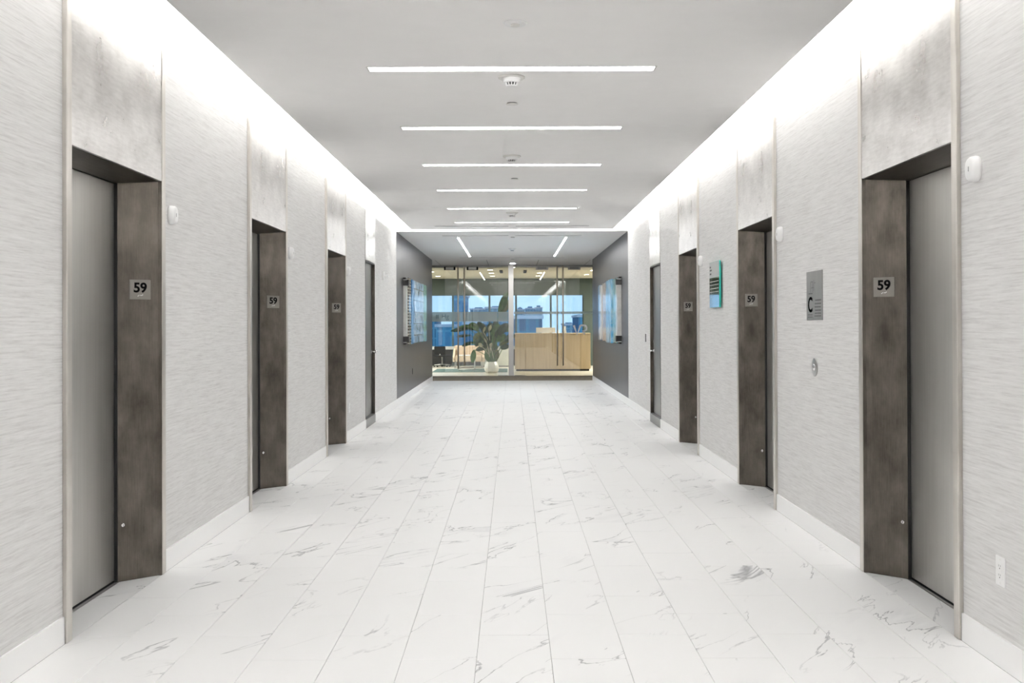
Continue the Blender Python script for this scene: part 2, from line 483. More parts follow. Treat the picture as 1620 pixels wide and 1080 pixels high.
# air slots (linear diffusers)
for i, (yy, x0, x1, lab) in enumerate((
        (15.43, -1.232, -0.05, 'thin dark linear air slot left of centre, before the bright cove'),
        (15.43, 0.048, 1.225, 'thin dark linear air slot right of centre, before the bright cove'),
        (17.10, -1.234, -0.055, 'thin dark linear air slot left of centre, just beyond the bright cove'),
        (17.10, 0.045, 1.227, 'thin dark linear air slot right of centre, just beyond the bright cove'),
        (22.78, -1.232, -0.048, 'thin dark linear air slot left of centre, nearest the glass doors'),
        (22.78, 0.042, 1.235, 'thin dark linear air slot right of centre, nearest the glass doors'))):
    t = thing('air_slot', lab, 'vent', ((x0 + x1) / 2, yy, C), group='linear air slots in the ceiling')
    h = (x1 - x0) / 2
    b = new_bm()
    bx(b, -h, h, -0.045, -0.03, -0.003, 0.001); bx(b, -h, h, 0.03, 0.045, -0.003, 0.001)
    bx(b, -h, -h + 0.012, -0.045, 0.045, -0.003, 0.001); bx(b, h - 0.012, h, -0.045, 0.045, -0.003, 0.001)
    obj('frame', b, M_WHITE, t)
    b = new_bm(); bx(b, -h + 0.012, h - 0.012, -0.03, 0.03, -0.001, 0.001); obj('slot', b, M_DGREY, t)
    b = new_bm(); bx(b, -h + 0.012, h - 0.012, -0.003, 0.003, -0.0025, -0.001); obj('blade', b, M_MGREY, t)

# linear ceiling lights across the corridor
def bar_light(length, width, label, loc, rz=0, group=None, src=None):
    t = thing('linear_ceiling_light', label, 'ceiling light', loc, rz, group)
    h, w = length / 2, width / 2
    b = new_bm()
    bx(b, -h, h, -w, -w + 0.006, -0.004, 0.001); bx(b, -h, h, w - 0.006, w, -0.004, 0.001)
    obj('trim', b, M_WHITE, t)
    for q in (-1, 1):
        b = new_bm(); bx(b, *sorted((q * h, q * (h - 0.012))), -w, w, -0.0045, 0.001); obj('end_cap', b, M_OFFW, t)
    b = new_bm()
    v = [b.verts.new(p) for p in ((-h + 0.012, -w + 0.006, -0.002), (-h + 0.012, w - 0.006, -0.002), (h - 0.012, w - 0.006, -0.002), (h - 0.012, -w + 0.006, -0.002))]
    b.faces.new(v)
    me = bpy.data.meshes.new('diffuser'); b.to_mesh(me); b.free(); me.materials.append(M_LAMP)
    put('diffuser', me, t)
    if src: me.materials[0] = src
    return t
order = ['nearest', 'second nearest', 'third nearest', 'fourth nearest', 'fifth nearest', 'sixth and farthest']
grp = 'lit bars set crosswise in the corridor ceiling'
L0 = None
for i in range(6):
    yy = 5.915 + 1.79 * i
    lab = '%s of the lit bars crossing the white corridor ceiling' % order[i]
    if L0 is None: L0 = bar_light(1.75, 0.108, lab, (0, yy, C), 0, grp)
    else: dup(L0, (0, yy, C), lab)
for i in range(1, 6):
    dup(L0, (0, 5.915 - 1.79 * i, C), '%s lit ceiling bar out of view behind the nearest bar' % ('first', 'second', 'third', 'fourth', 'fifth')[i - 1])
for s, nm in ((-1, 'left'), (1, 'right')):
    bar_light(4.9, 0.045, 'long slim lit bar running lengthwise on the %s of the far ceiling' % nm, (s * 0.965, 19.89, C), math.radians(90), 'lengthwise lit bars in the far ceiling', M_LAMP2)

# ---------------------------------------------------------------- elevators
def elevator(s, yc, label):
    t = thing('elevator', label, 'elevator', (s * PF, yc, 0), group='elevator entrances along the corridor')
    X = lambda w: s * w       # depth into the wall
    for q in (-1, 1):
        # narrow full-height nickel trim post
        b = new_bm(); bx(b, *sorted((X(0), X(0.24))), *sorted((q * 0.548, q * 0.599)), 0.001, 2.936)
        obj('trim_post', b, M_TRIM, t, bevel=0.003)
        # splayed jamb
        b = new_bm()
        P = [(0.004, 0.547), (0.022, 0.542), (0.045, 0.526), (0.188, 0.404), (0.188, 0.547)]
        prism(b, [(X(w), q * u) for w, u in P], 0.0005, 2.16)
        j = obj('jamb', b, M_JAMB, t)
        # dark recess between jamb and door
        b = new_bm(); bx(b, *sorted((X(0.1885), X(0.235))), *sorted((q * 0.4045, q * 0.547)), 0.001, 2.12); obj('door_gap', b, M_BLACK, t)
        if q > 0:
            # number plate on the jamb that faces the viewer
            nrm = Vector((-(0.388 - 0.515), -(0.188 - 0.09), 0))
            p0 = Vector((X(0.045), 0.526, 0)); p1 = Vector((X(0.188), 0.404, 0))
            along = (p1 - p0).normalized()                       # towards the door
            out = Vector((along.y, -along.x, 0)) if s > 0 else Vector((-along.y, along.x, 0))
            out.normalize()
            if out.y > 0: out = -out
            right = Vector((0, 0, 1)).cross(out).normalized()      # reader's right when facing the plate
            if right.x < 0: right = -right
            ctr = Vector((X(0.098), 0.4808, 1.556)) + out * 0.0
            # sits across the bend of the jamb
            m = Matrix((( right.x, 0, out.x, ctr.x), (right.y, 0, out.y, ctr.y), (right.z, 1, out.z, ctr.z), (0, 0, 0, 1)))
            pl = new_bm(); bx(pl, -0.057, 0.057, -0.053, 0.053, -0.002, 0.004)
            plate = obj('number_plate', pl, M_PLATE, t, bevel=0.0015, mat=m)
            tag(plate, 'square grey floor number plate reading 59')
            put('floor_number', NUM59, plate, (0, 0.008, 0.0045))
            b = new_bm()
            for dx, dy in ((-0.012, -0.035), (-0.007, -0.031), (0.002, -0.031), (0.008, -0.031), (0.013, -0.028)):
                bx(b, dx - 0.0016, dx + 0.0016, dy - 0.0016, dy + 0.0016, 0.0, 0.0058)
            obj('braille', b, M_WHITE, plate)
            # key switch low on the jamb
            kc = Vector((X(0.168), 0.4211, 0.30)) + out * 0.001
            mk = Matrix((( right.x, 0, out.x, kc.x), (right.y, 0, out.y, kc.y), (right.z, 1, out.z, kc.z), (0, 0, 0, 1)))
            b = new_bm(); lathe(b, [(0, -0.004), (0.0095, -0.004), (0.0095, 0.003), (0.007, 0.005), (0, 0.005)], 16)
            key = obj('key_switch', b, M_CHROME, t, mat=mk)
            b = new_bm(); bx(b, -0.0015, 0.0015, -0.006, 0.006, 0.004, 0.0062); obj('keyhole', b, M_BLACK, key)
    # header box with sloping soffit
    b = new_bm()
    prism(b, [(X(0.021), 2.149), (X(0.188), 2.121), (X(0.235), 2.121), (X(0.235), 2.32), (X(0.021), 2.32)], -0.5465, 0.5465, 'y')
    obj('soffit', b, M_SOFF, t)
    # bright brushed panel above
    b = new_bm(); bx(b, *sorted((X(0.003), X(0.020))), -0.5455, 0.5455, 2.150, 2.934)
    obj('transom_panel', b, M_PANEL, t, bevel=0.0015)
    b = new_bm(); bx(b, *sorted((X(0.021), X(0.24))), -0.5465, 0.5465, 2.33, 2.92)
    obj('transom_backing', b, M_DGREY, t)
    # door and sill
    b = new_bm(); bx(b, *sorted((X(0.206), X(0.236))), -0.404, 0.404, 0.010, 2.118)
    obj('door_panel', b, M_DOOR, t, bevel=0.002)
    b = new_bm(); bx(b, *sorted((X(0.186), X(0.200))), -0.389, 0.389, -0.003, 0.0035); obj('sill', b, M_STEEL, t)
    b = new_bm(); bx(b, *sorted((X(0.2005), X(0.24))), -0.404, 0.404, -0.003, 0.002); obj('sill_track', b, M_BLACK, t)
    return t

M_INK = plain('ink', (0.004, 0.004, 0.004), 0.9, spec=0.0)
NUM59 = text_mesh('floor_number', '59', 0.072, 0.0012, M_INK, bold=0.0022)
near = ('nearest', 'middle', 'farthest')
for s, nm in ((-1, 'left'), (1, 'right')):
    for i, yc in enumerate(EL):
        elevator(s, yc, '%s elevator on the %s wall, dark splayed jamb with 59 plate' % (near[i], nm))

# ---------------------------------------------------------------- plain service doors
for s, nm, num in ((-1, 'left', 1), (1, 'right', 2)):
    d0, d1, dz = SD[s]
    yc, h = (d0 + d1) / 2, (d1 - d0) / 2
    t = thing('door_%d' % num, 'flat grey steel service door beyond the elevators on the %s wall' % nm, 'door', (s * W, yc, 0))
    t['kind'] = 'structure'
    X = lambda w: s * w
    b = new_bm(); bx(b, *sorted((X(0.040), X(0.080))), -h + 0.012, h - 0.012, 0.122, dz - 0.006); obj('door_leaf', b, M_SDOOR, t, bevel=0.002)
    for q in (-1, 1):
        b = new_bm(); bx(b, *sorted((X(-0.004), X(0.096))), *sorted((q * (h - 0.011), q * (h - 0.001))), 0.119, dz); obj('frame', b, M_JAMB, t)
    b = new_bm(); bx(b, *sorted((X(-0.002), X(0.096))), -h + 0.011, h - 0.011, dz - 0.005, dz + 0.010); obj('door_head', b, M_DGREY, t)
    b = new_bm(); bx(b, *sorted((X(-0.008), X(0.090))), -h + 0.002, h - 0.002, dz + 0.012, 2.934); obj('transom_panel', b, M_PANEL, t, bevel=0.002)
    b = new_bm(); bx(b, *sorted((X(-0.010), X(0.09))), -h + 0.002, h - 0.002, 0.0, 0.112); obj('kick_plate', b, M_SDOOR, t, bevel=0.002)
    b = new_bm(); bx(b, *sorted((X(-0.006), X(0.09))), -h + 0.002, h - 0.002, 0.1125, 0.1195); obj('door_sill', b, M_DGREY, t)
    yy = h - 0.075
    b = new_bm()
    tube(b, (X(0.040), yy, 0.985), (X(0.030), yy, 0.985), 0.028, 18)
    tube(b, (X(0.035), yy, 0.985), (X(-0.025), yy, 0.985), 0.010, 12)
    if s > 0: tube(b, (X(-0.020), yy + 0.012, 0.985), (X(-0.024), yy - 0.115, 0.982), 0.010, 12)
    else: lathe(b, [(0, 0), (0.018, 0.004), (0.026, 0.016), (0.022, 0.03), (0, 0.034)], 16, Matrix.Translation((X(-0.01), yy, 0.985)) @ Matrix.Rotation(-s * math.pi / 2, 4, 'Y'))
    tag(obj('door_lever' if s > 0 else 'door_knob', b, M_CHROME, t, smooth=True), 'polished chrome handle')
    if s > 0:
        b = new_bm(); tube(b, (X(0.040), yy, 1.11), (X(0.026), yy, 1.11), 0.018, 16); obj('deadbolt', b, M_CHROME, t)

# ---------------------------------------------------------------- small things on the walls
def lantern_mesh():
    b = new_bm()
    rings = []
    seg = 32
    def ring(a, h, z):
        out = []
        for i in range(seg):
            th = 2 * math.pi * i / seg
            c_, s_ = math.cos(th), math.sin(th)
            e = 2 / 2.4
            out.append(b.verts.new((a * math.copysign(abs(c_) ** e, c_), h * math.copysign(abs(s_) ** e, s_), z)))
        return out
    for a, h, z in ((0.044, 0.053, 0.0), (0.045, 0.054, 0.012), (0.042, 0.051, 0.026), (0.036, 0.044, 0.034), (0.030, 0.037, 0.036)):
        rings.append(ring(a, h, z))
    for A, B in zip(rings, rings[1:]):
        for i in range(seg): b.faces.new((A[i], A[(i + 1) % seg], B[(i + 1) % seg], B[i]))
    b.faces.new(rings[-1]); b.faces.new(rings[0][::-1])
    return mesh('lantern_body', b, M_WHITE, smooth=True)
LM = lantern_mesh()
lens = new_bm(); bx(lens, -0.003, 0.003, -0.010, 0.010, 0.034, 0.0368)
LENS = mesh('lens', lens, M_MGREY)
def wall_matrix(s, y, z, off=0.0):
    # local x = reader's right, local y = up, local z = out of the wall
    if s > 0: return Matrix(((0, 0, -1, s * (W - off)), (-1, 0, 0, y), (0, 1, 0, z), (0, 0, 0, 1)))
    return Matrix(((0, 0, 1, s * (W - off)), (1, 0, 0, y), (0, 1, 0, z), (0, 0, 0, 1)))
def on_wall(name, label, cat, s, y, z, group=None, off=0.0):
    t = bpy.data.objects.new(name, None); COL.objects.link(t); t.empty_display_size = 0.05
    t.matrix_world = wall_matrix(s, y, z, off)
    return tag(t, label, cat, group)
g = 'white rounded hall lanterns beside the elevators'
for s, nm, ys in ((-1, 'left', (5.525, 8.48, 11.44)), (1, 'right', (4.055, 7.00, 9.95))):
    for i, yy in enumerate(ys):
        t = on_wall('elevator_lantern', '%s white rounded hall lantern high on the %s grasscloth wall' % (near[i], nm), 'lantern', s, yy, 1.985 if s < 0 else 2.0, g)
        put('lantern_body', LM, t); put('lens', LENS, t)

def outlet(label, s, y, z, m_plate=M_WHITE, m_slot=M_DGREY, group=None):
    t = on_wall('power_outlet', label, 'outlet', s, y, z, group)
    b = new_bm(); bx(b, -0.036, 0.036, -0.0585, 0.0585, 0, 0.006); obj('cover_plate', b, m_plate, t, bevel=0.002)
    b = new_bm(); bx(b, -0.0165, 0.0165, -0.033, 0.033, 0.005, 0.0072); r = obj('receptacle', b, m_plate, t, bevel=0.001)
    b = new_bm()
    for dy in (-0.018, 0.018):
        bx(b, -0.008, -0.0062, dy, dy + 0.008, 0.006, 0.0076); bx(b, 0.0055, 0.0075, dy + 0.001, dy + 0.0075, 0.006, 0.0076)
        bx(b, -0.0025, 0.0025, dy - 0.0085, dy - 0.0035, 0.006, 0.0076)
    obj('slots', b, m_slot, r)
    for dy in (-0.046, 0.046):
        b = new_bm(); tube(b, (0, dy, 0.005), (0, dy, 0.0068), 0.003, 8); obj('screw', b, M_OFFW, t)
    return t
outlet('white duplex outlet low on the right wall, nearest the viewer', 1, 3.872, 0.378)
outlet('white outlet low on the left wall past the farthest elevator', -1, 11.56, 0.382)
outlet('black outlet low on the dark metal wall at far left', -1, 18.88, 0.46, M_BLACK, M_MGREY)

# steel fire-instruction sign with the big C
t = on_wall('fire_instruction_sign', 'flat steel sign with big letter C between right elevators', 'sign', 1, 6.242, 1.538)
b = new_bm(); bx(b, -0.163, 0.163, -0.157, 0.157, 0, 0.004); pl = obj('sign_plate', b, brushed('sign_steel', (0.25, 0.245, 0.235), (0.34, 0.335, 0.32), 0.3, bump=0.01, scale=(30, 1, 60), metal=0.6), t)
put('letter', text_mesh('letter', 'C', 0.135, 0.0008, M_INK, bold=0.003), pl, (-0.082, -0.062, 0.0045))
b = new_bm()
rows = [(0.022, -0.030), (0.015, -0.052), (0.010, -0.073), (0.020, -0.094), (0.010, -0.113), (0.005, -0.130)]
for x0, y0 in rows:
    x = x0
    rr = random.Random(int(y0 * 1000))
    while x < 0.135:
        w_ = rr.uniform(0.006, 0.016); bx(b, x, min(x + w_, 0.138), y0 - 0.0045, y0 + 0.0045, 0.003, 0.0046); x += w_ + 0.004
for y0, x0, x1 in ((0.014 - 0.0, -0.115, -0.045), (-0.122, -0.13, -0.04), (-0.136, -0.13, -0.04)):
    x = x0
    while x < x1: bx(b, x, x + 0.010, y0 - 0.003, y0 + 0.003, 0.003, 0.0046); x += 0.014
obj('small_print', b, M_DGREY, pl)
b = new_bm()
for x0, x1, y0, y1 in ((-0.075, -0.072, 0.02, 0.09), (-0.03, -0.027, 0.02, 0.09), (-0.075, -0.03, 0.088, 0.091), (-0.06, -0.01, 0.05, 0.053), (-0.01, -0.007, 0.03, 0.10), (0.0, 0.03, 0.08, 0.083)):
    bx(b, x0, x1, y0, y1, 0.003, 0.0044)
obj('floor_diagram', b, M_DGREY, pl)

# call button
t = on_wall('elevator_call_button', 'round steel elevator call button below the C sign', 'call button', 1, 6.245, 1.082)
b = new_bm(); lathe(b, [(0, 0), (0.060, 0), (0.061, 0.002), (0.056, 0.005), (0.026, 0.007), (0.024, 0.004)], 36); obj('plate', b, M_STEEL, t, smooth=False)
b = new_bm(); lathe(b, [(0.023, 0.002), (0.022, 0.009), (0.016, 0.012), (0, 0.0135)], 28); obj('button', b, M_CHROME, t, smooth=True)

# teal edged glass directory sign
t = on_wall('glass_directory_sign', 'frameless glass sign with teal edge between two far right elevators', 'sign', 1, 9.19, 1.727)
M_TEAL = plain('green_glass_edge', (0.02, 0.42, 0.34), 0.15, vary=0.02)
M_FPLATE = plain('satin_glass', (0.40, 0.42, 0.42), 0.35, vary=0.02)
M_MIRR = plain('mirror_glass', (0.42, 0.50, 0.52), 0.04, metal=1.0, vary=0.02)
b = new_bm(); bx(b, -0.22, 0.22, -0.215, 0.215, 0.018, 0.032); gp = obj('glass_panel', b, M_TEAL, t)
b = new_bm(); bx(b, -0.217, 0.217, 0.068, 0.213, 0.032, 0.0335); obj('satin_band', b, M_FPLATE, gp)
b = new_bm(); bx(b, -0.217, 0.217, -0.212, 0.066, 0.032, 0.0335); obj('mirror_band', b, M_MIRR, gp)
b = new_bm()
for yy in (0.030, -0.002, -0.036, -0.068):
    bx(b, -0.20, 0.19, yy - 0.002, yy + 0.002, 0.033, 0.0345)
obj('reflection_stripes', b, M_WHITE, gp)  # white stripes painted on as corridor reflections in the mirror
b = new_bm()
for q, w_ in ((0.17, 0.05), (0.14, 0.09), (0.105, 0.07)): bx(b, -0.20, -0.20 + w_, q - 0.008, q + 0.008, 0.033, 0.0345)
obj('small_marks', b, M_DGREY, gp)
b = new_bm()
for x in (-0.15, 0.15):
    for y in (-0.16, 0.16): tube(b, (x, y, 0), (x, y, 0.019), 0.010, 10)
obj('standoffs', b, M_CHROME, t)

# card reader
t = on_wall('card_reader', 'small card reader with black face beside the right service door', 'card reader', 1, 13.98, 1.16)
b = new_bm(); bx(b, -0.040, 0.040, -0.062, 0.062, 0, 0.026); obj('housing', b, M_WHITE, t, bevel=0.002)
b = new_bm(); bx(b, -0.036, 0.036, -0.058, 0.058, 0.025, 0.030); obj('reader_face', b, M_BLACK, t, bevel=0.002)

# door release sensor left
t = on_wall('motion_sensor', 'small white motion sensor high past the left service door', 'sensor', -1, 14.52, 2.09)
b = new_bm(); bx(b, -0.035, 0.035, -0.062, 0.062, 0, 0.030); obj('housing', b, M_WHITE, t, bevel=0.004)
b = new_bm(); tube(b, (0, -0.005, 0.03), (0, -0.005, 0.075), 0.008, 10); lathe(b, [(0, 0), (0.014, 0.004), (0.018, 0.014), (0.012, 0.026), (0, 0.03)], 14, Matrix.Translation((0, -0.005, 0.07))); obj('sensor_head', b, M_WHITE, t)

# ---------------------------------------------------------------- ceiling devices
def smoke(label, y):
    t = thing('smoke_detector', label, 'smoke detector', (0.0, y, C), group='white smoke detectors on the corridor ceiling')
    b = new_bm(); lathe(b, [(0, 0), (0.084, 0), (0.084, -0.006), (0.078, -0.010), (0, -0.010)], 36); obj('base_plate', b, M_OFFW, t)
    b = new_bm(); lathe(b, [(0, -0.010), (0.058, -0.010), (0.056, -0.024), (0.050, -0.034), (0.040, -0.037), (0, -0.037)], 32); obj('body', b, M_WHITE, t)
    b = new_bm(); lathe(b, [(0, -0.037), (0.036, -0.037), (0.031, -0.052), (0, -0.052)], 24); obj('sensing_chamber', b, M_DGREY, t)
    b = new_bm()
    for k in range(12):
        a = 2 * math.pi * k / 12
        tube(b, (0.040 * math.cos(a), 0.040 * math.sin(a), -0.036), (0.031 * math.cos(a), 0.031 * math.sin(a), -0.055), 0.0035, 6)
    obj('cage_ribs', b, M_WHITE, t)
    b = new_bm(); lathe(b, [(0, -0.053), (0.034, -0.053), (0.030, -0.058), (0, -0.060)], 24); obj('cap', b, M_WHITE, t)
smoke('white caged smoke detector just past the nearest ceiling bar', 6.125)
smoke('white caged smoke detector just before the third ceiling bar', 9.01)
smoke('white caged smoke detector between fifth and sixth ceiling bars', 13.60)
smoke('white caged smoke detector on the far ceiling between lengthwise bars', 20.04)
t = thing('ceiling_speaker', 'round white ceiling disc nearer than all the lit bars', 'ceiling disc', (0.02, 5.02, C))
b = new_bm(); lathe(b, [(0, 0), (0.060, 0), (0.060, -0.005), (0.055, -0.009), (0, -0.009)], 36); obj('disc', b, M_WHITE, t)
b = new_bm(); lathe(b, [(0.024, -0.008), (0.024, -0.016), (0.018, -0.018), (0, -0.018)], 24); obj('nub', b, M_OFFW, t)
for i, (x, y, lab) in enumerate(((0.003, 6.845, 'sprinkler cover between the nearest and second ceiling bars'), (0.028, 10.40, 'sprinkler cover between third and fourth ceiling bars'),
                              (0.009, 14.04, 'sprinkler cover between fifth and sixth ceiling bars'), (0.01, 17.41, 'sprinkler cover just beyond the bright cove'), (0.011, 23.37, 'sprinkler cover in front of the glass doors'))):
    t = thing('sprinkler_cover', 'small round ' + lab, 'sprinkler', (x, y, C), group='round sprinkler covers')
    b = new_bm(); lathe(b, [(0, 0.001), (0.034, 0.001), (0.034, -0.006), (0, -0.006)], 24); obj('cup', b, M_DGREY, t)
    b = new_bm(); lathe(b, [(0, -0.006), (0.043, -0.007), (0.043, -0.009), (0, -0.010)], 28); obj('cover_disc', b, M_OFFW, t)

t = thing('recessed_downlight', 'small bright downlight in the ceiling just before the white column', 'downlight', (0.01, 24.95, C))
b = new_bm(); bx(b, -0.075, 0.075, -0.05, 0.05, -0.004, 0.001); obj('trim', b, M_WHITE, t)
b = new_bm(); bx(b, -0.062, 0.062, -0.038, 0.038, -0.007, -0.003); obj('lamp', b, emitter('column_downlight', (1.0, 0.97, 0.92), 330.0), t)

# ---------------------------------------------------------------- artworks on the dark walls
def px_y(px, X=1.85): return X * 1547.0 / abs(px - 810.6)
ART_L = [(645.2, 647.6, 'pale', 0.055), (647.6, 651.2, 'ribbed', 0.075), (651.2, 653.2, 'navy', 0.05), (653.2, 655.6, 'blue', 0.07), (655.6, 669.8, 'city', 0.085), (669.8, 676.2, 'green', 0.065)]
ART_R = [(945.0, 949.0, 'dusk', 0.06), (949.0, 951.8, 'pale', 0.085), (951.8, 958.8, 'bark', 0.07), (958.8, 966.8, 'ice', 0.085), (966.8, 973.8, 'teal', 0.06), (973.8, 976.2, 'pale', 0.08)]
PM = {
    'pale': print_mat('print_pale', [(0.3, (0.6, 0.6, 0.58)), (0.7, (0.85, 0.85, 0.83))], (1, 1, 2)),
    'ribbed': print_mat('print_ribbed', [(0.3, (0.5, 0.42, 0.25)), (0.6, (0.75, 0.74, 0.70))], (1, 1, 1.2), brick=(1.0, 0.022, 1.5, 0.055, (0.12, 0.10, 0.08))),
    'navy': print_mat('print_navy', [(0.3, (0.01, 0.02, 0.05)), (0.55, (0.03, 0.08, 0.2)), (0.7, (0.4, 0.35, 0.1))], (1, 4, 1.0)),
    'blue': print_mat('print_blue', [(0.3, (0.05, 0.22, 0.5)), (0.7, (0.35, 0.6, 0.85))], (1, 3, 1)),
    'city': print_mat('print_city', [(0.3, (0.12, 0.20, 0.30)), (0.5, (0.38, 0.52, 0.66)), (0.7, (0.75, 0.82, 0.86))], (1, 1.5, 3.5), 1.0, brick=(1.0, 0.010, 0.6, 0.22, (0.30, 0.34, 0.36))),
    'green': print_mat('print_green', [(0.3, (0.06, 0.16, 0.12)), (0.5, (0.22, 0.50, 0.42)), (0.7, (0.6, 0.75, 0.6))], (1, 2, 1.6)),
    'dusk': print_mat('print_dusk', [(0.32, (0.05, 0.04, 0.04)), (0.48, (0.12, 0.30, 0.55)), (0.6, (0.25, 0.45, 0.7)), (0.72, (0.7, 0.72, 0.72))], (1, 3, 2.2)),
    'bark': print_mat('print_bark', [(0.3, (0.16, 0.11, 0.09)), (0.5, (0.48, 0.40, 0.38)), (0.72, (0.74, 0.68, 0.64))], (1, 5, 3.0), 2.5),
    'ice': print_mat('print_ice', [(0.3, (0.02, 0.16, 0.34)), (0.48, (0.16, 0.46, 0.72)), (0.68, (0.72, 0.82, 0.86))], (1, 4, 1.6), 2.0),
    'teal': print_mat('print_teal', [(0.3, (0.03, 0.12, 0.14)), (0.5, (0.12, 0.36, 0.42)), (0.7, (0.6, 0.72, 0.68))], (1, 6, 1.5), 2.5),
}
for s, strips, lab in ((-1, ART_L, 'glass strip artwork with cityscape print on the left dark wall'), (1, ART_R, 'glass strip artwork in blues and browns on the right dark wall')):
    ys = [px_y(p) for st in strips for p in st[:2]]
    yc, h = (min(ys) + max(ys)) / 2, (max(ys) - min(ys)) / 2
    t = on_wall('wall_artwork', lab, 'artwork', s, yc, 1.60)
    for z in (-0.55, 0.55):
        b = new_bm(); bx(b, -h + 0.02, h - 0.02, z - 0.045, z + 0.045, 0, 0.045); obj('mounting_rail', b, M_BLACK, t)
    for i, (a, c, k, off) in enumerate(strips):
        ya, yb = sorted((px_y(a), px_y(c)))
        la, lb = (ya - yc, yb - yc) if s < 0 else (yc - yb, yc - ya)
        zz = 0.60 if i % 2 else 0.585
        if k == 'pale' : zz = 0.56
        b = new_bm(); w_ = (lb - la) / 2 - 0.006
        # local frame: x along the wall, y up, z outwards
        bx(b, -off + 0.046, 0.045 if i == (0 if s < 0 else len(strips) - 1) else 0.0, -w_, w_, -zz, zz)
        o = obj('printed_strip', b, PM[k], t)
        # strip mesh is built with x = depth, y = along, z = up, then turned into the wall frame
        o.matrix_local = Matrix(((0, 1, 0, (la + lb) / 2), (0, 0, 1, 0), (-1, 0, 0, 0.046), (0, 0, 0, 1)))
    b = new_bm()
    for y_ in (-0.50, 0.50):
        e = h if s > 0 else -h
        bx(b, *sorted((e, e - math.copysign(0.16, e))), y_ - 0.05, y_ + 0.05, 0.0, 0.10)
    obj('end_clamp', b, M_BLACK, t)

# ---------------------------------------------------------------- walk-off mat, glass wall and doors
b = new_bm(); bx(b, -2.9, 2.9, 23.62, YG - 0.02, -0.12, 0.001)
M_MAT = wood_mat('walkoff_mat', (0.24, 0.21, 0.16), (0.38, 0.335, 0.27), (9, 9, 9), 0.95)
mat_o = tag(obj('entrance_mat', b, M_MAT), 'brown walk-off mat recessed in the floor before the glass doors', 'mat')
for s, n_ in ((-1, 5), (1, 6)):
    b = new_bm(); bx(b, *sorted((s * 2.75, s * 2.9)), YD, YG + 0.1, 0, C)
    struct('trim_%d' % n_, b, M_CEIL, 'pale side return beside the glass entrance, %s' % ('left' if s < 0 else 'right'), 'wall return')
    b = new_bm(); bx(b, *sorted((s * 2.45, s * 2.9)), YD - 0.25, YD, 0, C)
    struct('trim_%d' % (n_ + 2), b, M_DARKW, 'end of the %s dark metal wall turning into the entrance recess' % ('left' if s < 0 else 'right'), 'wall return')

def pane(name, x0, x1, z0, z1, parent, y0=0, th=0.012):
    b = new_bm(); bx(b, x0, x1, y0 - th / 2, y0 + th / 2, z0, z1)
    return obj(name, b, M_GLASS, parent)

t = thing('entrance_mullion', 'white square column dividing the two glass entrances', 'column', (-0.035, YG, 0))
b = new_bm(); bx(b, -0.0675, 0.0675, -0.06, 0.06, 0.0, C - 0.001); obj('column_shaft', b, plain('column_paint', (0.96, 0.955, 0.945), 0.5, vary=0.01), t, bevel=0.004)
b = new_bm(); bx(b, -0.074, 0.074, -0.066, 0.066, 0.0, 0.02); obj('foot', b, M_OFFW, t)

def glass_door(label, x0, x1, hx, bottom, patch, frost):
    t = thing('glass_door', label, 'glass door', (0, YG, 0), group='full-height frameless glass doors')
    pane('glass_leaf', x0 + 0.004, x1 - 0.004, 0.012, 2.862, t)
    b = new_bm(); bx(b, x0 + 0.004, x1 - 0.004, -0.016, 0.016, 2.862, 2.885); obj('head_rail', b, M_STEEL, t)
    b = new_bm(); tube(b, (hx, -0.075, bottom), (hx, -0.075, 2.88), 0.019, 16)
    for z in (bottom + 0.12, 1.10, 2.2, 2.80): tube(b, (hx, -0.075, z), (hx, -0.006, z), 0.009, 8)
    tag(obj('pull_handle', b, brushed('bronze_steel', (0.62, 0.56, 0.48), (0.78, 0.72, 0.63), 0.4, metal=0.25), t, smooth=True), 'tall vertical bronze pull bar')
    pm = M_BLACK if patch[2] else M_STEEL
    pa = new_bm(); bx(pa, patch[0], patch[1], -0.022, 0.022, 2.79, 2.88); pf = obj('patch_fitting', pa, M_BLACK if patch[2] else M_STEEL, t, bevel=0.002)
    b = new_bm(); bx(b, patch[0] + 0.045, patch[1] - 0.045, -0.027, 0.027, 2.80, 2.868); obj('patch_cover', b, M_OFFW if patch[2] else M_MGREY, pf)
    if frost == 'band':
        b = new_bm(); bx(b, x0 + 0.006, x1 - 0.006, 0.007, 0.0078, 1.433, 1.688); obj('frosted_band', b, M_FROST, t)
    else:
        b = new_bm(); bx(b, x0 + 0.006, x1 - 0.006, 0.007, 0.0078, 1.625, 1.69); obj('frosted_stripe', b, M_FROST, t)
    return t
glass_door('glass door at far left of the entrance, outer leaf', -2.26, -1.345, -1.428, 0.19, (-1.80, -1.50, True), 'band')
glass_door('glass door left of the potted plant, inner leaf', -1.345, -0.39, -1.262, 0.27, (-1.20, -0.90, True), 'band')
d3 = glass_door('glass door before the wooden desk, inner leaf', 0.345, 1.258, 1.181, 0.265, (0.62, 0.95, False), 'stripe')
d4 = glass_door('glass door at far right of the entrance, outer leaf', 1.258, 2.19, 1.333, 0.265, (1.47, 1.80, False), 'stripe')
def sidelight(label, x0, x1, band):
    t = thing('glass_sidelight', label, 'glass panel', (0, YG, 0), group='fixed glass panels beside the doors')
    pane('glass_pane', x0 + 0.003, x1 - 0.003, 0.014, 2.89, t)
    b = new_bm(); bx(b, x0 + 0.003, x1 - 0.003, -0.014, 0.014, 0.001, 0.014); bx(b, x0 + 0.003, x1 - 0.003, -0.014, 0.014, 2.89, 2.905); obj('channel', b, M_STEEL, t)
    b = new_bm(); bx(b, x0 + 0.005, x1 - 0.005, 0.007, 0.0078, *((1.433, 1.688) if band else (1.625, 1.69))); obj('frosted_band' if band else 'frosted_stripe', b, M_FROST, t)
